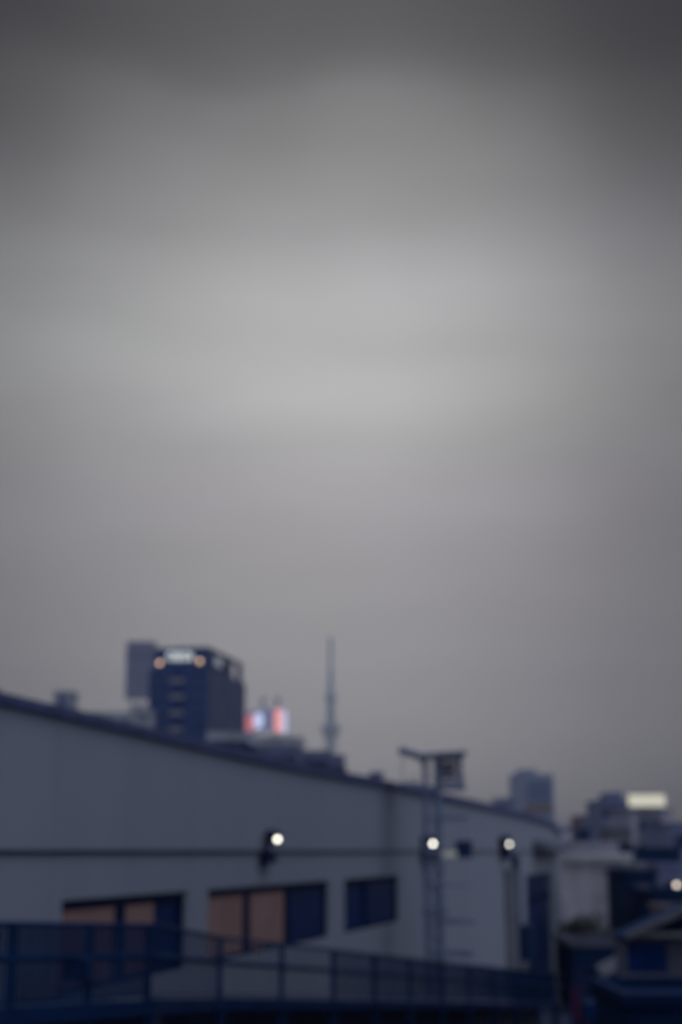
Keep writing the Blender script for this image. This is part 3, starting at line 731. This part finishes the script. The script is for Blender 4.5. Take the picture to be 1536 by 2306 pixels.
# street lamp
SLY = 88.0
sl = thing('street_lamp', 'lit round street lamp at the right edge of the photo', 'street lamp', (W(1523, HORIZON, SLY).x, SLY, 0))
c = W(1524, 1993, SLY)
mb = MB(); mb.tube((c.x, SLY, 0), (c.x, SLY, c.z - .2), .07, .05, n=10); mb.build('pole', m_rail, sl)
mb = MB(); mb.tube((c.x, SLY, c.z - .2), (c.x, SLY, c.z - .12), .12, n=12); mb.build('collar', m_rail, sl)
mb = MB(); mb.lathe((c.x, SLY, c.z - .12), [(.05, 0), (.11, .03), (.13, .12), (.11, .2), (.04, .25)], 16); mb.build('globe', mat('street_globe', (.7, .65, .6), .5, emit=(1, .84, .68), es=2.6), sl)

# house with the pale sloping verge, and its dark wall
KY = 60.0
kh = thing('gabled_house', 'dark house with a pale sloping roof verge at the lower right edge', 'house', (W(1440, HORIZON, KY).x, KY, 0))
a, b, c2 = W(1438, 2108, KY), W(1700, 2108, KY), W(1560, 2046, KY)
mb = MB(); mb.box((W(1412, 2120, KY).x, KY, 0), (b.x, KY + 2.6, a.z)); mb.build('wall', m_concd, kh)
mb = MB(); mb.prism([(a.x + .2, KY + .1, a.z + .003), (b.x, KY + .1, a.z + .003), (c2.x, KY + .1, c2.z)], (0, 2.4, 0)); mb.build('gable', m_nav, kh)
mb = MB(); A = W(1410, 2112, KY - .4); B = W(1562, 2042, KY - .4); dn = Vector((0, 0, -.16)); o_ = Vector((0, 3.2, 0))
mb.hexa([A + dn, B + dn, B + o_ + dn, A + o_ + dn, A, B, B + o_, A + o_])
B2 = W(1720, 2118, KY - .4); mb.hexa([B + dn, B2 + dn, B2 + o_ + dn, B + o_ + dn, B, B2, B2 + o_, B + o_]); mb.build('roof', m_nav, kh)
mb = MB(); mb.beam(W(1412, 2110, KY - .5), W(1562, 2042, KY - .5), .16, .24); mb.build('verge_board', m_roofp, kh)
mb = MB(); A = W(1440, 2110, KY - .3); B = W(1700, 2100, KY - .3); mb.box((A.x, KY - .45, A.z), (B.x, KY - .05, B.z)); mb.build('ledge', mat('pale_ledge', (.20, .20, .19), .8), kh)
mb = MB(); A = W(1412, 2190, KY); B = W(1500, 2122, KY); mb.box((A.x + .05, KY - .06, A.z), (B.x, KY - .01, B.z)); wn = mb.build('window', m_glassd, kh)
mb = MB(); A = W(1404, 2208, KY); B = W(1700, 2192, KY); mb.box((A.x, KY - .6, A.z), (B.x, KY - .07, B.z)); mb.build('lower_ledge', m_concd, kh)
# dark shed at the bottom right corner
building('corner_shed', 'near-black shed filling the bottom right corner of the photo', 1414, 1680, 2238, 46, 6, m_nav, roof=m_nav, rows=1, cols=2)
# pale canopy patch and parked van under it
cn = thing('small_canopy', 'small tilted pale canopy beside the dark house at lower right', 'canopy', (W(1385, 2185, 70).x, 70, 0))
A = W(1360, 2198, 70); B = W(1408, 2174, 70); mb = MB(); o_ = Vector((0, 2.2, .3)); dn = Vector((0, 0, -.10)); mb.hexa([A + dn, B + dn, B + o_ + dn, A + o_ + dn, A, B, B + o_, A + o_]); mb.build('sheet', mat('canopy_sheet', (.075, .078, .09)), cn)
mb = MB()
for q in (A, B): mb.box((q.x - .05, q.y + .2, 0), (q.x + .05, q.y + .3, q.z - .02))
mb.build('legs', m_rail, cn)
# van
VY = 74.0
vx = W(1345, HORIZON, VY).x
van = thing('parked_van', 'dark van parked in the yard at the end of the warehouse', 'van', (vx, VY, 0))
zv = 0
mb = MB()
for x0, x1, z0, z1 in ((-.95, .95, .45, 1.2),): mb.box((vx + x0, VY, z0), (vx + x1, VY + 4.4, z1))
mb.hexa([(vx - .93, VY + .02, 1.203), (vx + .93, VY + .02, 1.203), (vx + .93, VY + 3.6, 1.203), (vx - .93, VY + 3.6, 1.203), (vx - .82, VY + .15, 1.95), (vx + .82, VY + .15, 1.95), (vx + .82, VY + 3.0, 1.95), (vx - .82, VY + 3.0, 1.95)])
mb.build('body', m_nav, van, .06)
mb = MB(); mb.hexa([(vx - .75, VY - .01, 1.28), (vx + .75, VY - .01, 1.28), (vx + .75, VY + .03, 1.28), (vx - .75, VY + .03, 1.28), (vx - .68, VY + .10, 1.82), (vx + .68, VY + .10, 1.82), (vx + .68, VY + .14, 1.82), (vx - .68, VY + .14, 1.82)]); mb.build('rear_window', m_glassd, van)
for sx in (-.86, .86):
    for yy in (.9, 3.6):
        mb = MB(); mb.tube((vx + sx - .1, VY + yy, .33), (vx + sx + .1, VY + yy, .33), .33, n=18); mb.build('wheel', m_glassd, van)
    mb = MB(); mb.box((vx + sx - .07, VY - .03, .75), (vx + sx + .07, VY - .003, 1.1)); mb.build('tail_light', mat('tail_red', (.12, .01, .015), .4), van)
# red banner
fb = thing('red_banner', 'dark red vertical banner on a pole near the lower right', 'banner', (W(1297, HORIZON, 40).x, 40, 0))
A = W(1290, 2300, 40); B = W(1306, 2224, 40)
mb = MB(); mb.box((A.x, 40, A.z), (B.x, 40.03, B.z)); mb.build('cloth', mat('red_cloth', (.045, .006, .035), .8), fb)
mb = MB(); mb.tube((A.x - .03, 40, 0), (A.x - .03, 40, B.z + .1), .02, n=8); mb.build('pole', m_rail, fb)

# shrubs and small trees at the foot of the beige building ------------------------
m_leaf = mat('dusk_foliage', (.035, .042, .045), .8, var=.35, scale=1.2, col2=(.06, .065, .05)); m_bark = mat('bark', (.05, .045, .05), .9)
def tree(px, pytop, Y, rad_, label, n=1500, sq=1.0):
    t = W(px, pytop, Y); th = thing('small_tree', label, 'tree', (t.x, Y, 0), 'small trees at the foot of the beige building')
    H_ = t.z
    mb = MB(); mb.tube((t.x, Y, 0), (t.x + .1, Y, H_ * .55), .16, .10, n=8)
    for k in range(6):
        an = k * 1.1; mb.tube((t.x + .05, Y, H_ * (.35 + .04 * k)), (t.x + math.cos(an) * rad_ * .6, Y + math.sin(an) * rad_ * .6, H_ * (.6 + .05 * k)), .06, .02, n=5)
    mb.build('trunk', m_bark, th)
    mb = MB(); cl_ = []
    for k in range(11):
        an = random.uniform(0, 6.28); rr = random.uniform(.1, .75) * rad_
        cl_.append((t.x + math.cos(an) * rr, Y + math.sin(an) * rr, H_ * random.uniform(.42, .92), rad_ * random.uniform(.3, .55)))
    for k in range(n):
        cx, cy, cz, cr = random.choice(cl_); d = Vector((random.gauss(0, 1), random.gauss(0, 1), random.gauss(0, .8))).normalized() * cr * random.uniform(.4, 1)
        p = Vector((cx, cy, cz)) + d; p.z = min(p.z, H_)
        a1 = Vector((random.uniform(-1, 1), random.uniform(-1, 1), random.uniform(-.6, .6))).normalized(); b1 = a1.orthogonal().normalized()
        s_ = random.uniform(.08, .17)
        mb.bm.faces.new([mb.bm.verts.new(q) for q in (p - a1 * s_, p + b1 * s_ * .5, p + a1 * s_, p - b1 * s_ * .5)])
    mb.build('crown', m_leaf, th)
tree(1288, 2062, 112, 1.7, 'small dark tree directly right of the warehouse corner')
tree(1325, 2048, 108, 1.5, 'taller dim tree before the middle of the beige wall')
tree(1372, 2068, 104, 1.9, 'round dim tree before the right end of the beige wall')
tree(1410, 2085, 96, 1.5, 'small dark tree beside the pale column')
# low yard walls that close the view under the trees
building('yard_store', 'low dark store with a flat roof below the trees at the end of the warehouse', 1290, 1412, 2118, 88, 7, m_nav, rows=1, cols=3, roof=m_concd)

# ------------------------------------------------------------------ unseen blocks added beside and behind us to shade the lower warehouse wall
tb = thing('added_shade_terrace', 'unseen flat-roofed block under the camera, added to shade the lower warehouse wall', 'building', (0, -20, 0))
mb = MB(); mb.box((-1.5, -40, 0), (34, 9.0, EYE - 1.75)); mb.build('wall', m_concd, tb)
mb = MB(); mb.box((-1.6, -40.1, EYE - 1.747), (34.1, 9.1, EYE - 1.60)); mb.build('terrace', m_asph, tb)
ob = thing('added_shade_block', 'unseen block right of the view, added across the yard to shade the warehouse wall', 'building', (30, 30, 0))
mb = MB(); mb.box((16, 9.2, 0), (34, 46, EYE + 7)); mb.build('wall', mat('blue_bounce_wall', (.06, .08, .16), .8), ob)  # added light blocker, coloured deep blue so its bounce tints the yard
mb = MB(); mb.box((15.8, 9.15, EYE + 7.003), (34.2, 46.2, EYE + 7.5)); mb.build('parapet', m_concd, ob)

# ------------------------------------------------------------------ haze
hz = MB(); hz.box((-3200, -120, -1.6), (3200, 4900, 660))
hm = bpy.data.materials.new('haze_air'); hm.use_nodes = True; t = hm.node_tree; t.nodes.clear()
ho = t.nodes.new('ShaderNodeOutputMaterial'); hv = t.nodes.new('ShaderNodeVolumePrincipled')
hv.inputs['Color'].default_value = (.98, .955, .985, 1); hv.inputs['Density'].default_value = .00010; hv.inputs['Anisotropy'].default_value = .6
t.links.new(hv.outputs[0], ho.inputs['Volume'])
h = hz.build('haze', hm); h['kind'] = 'stuff'
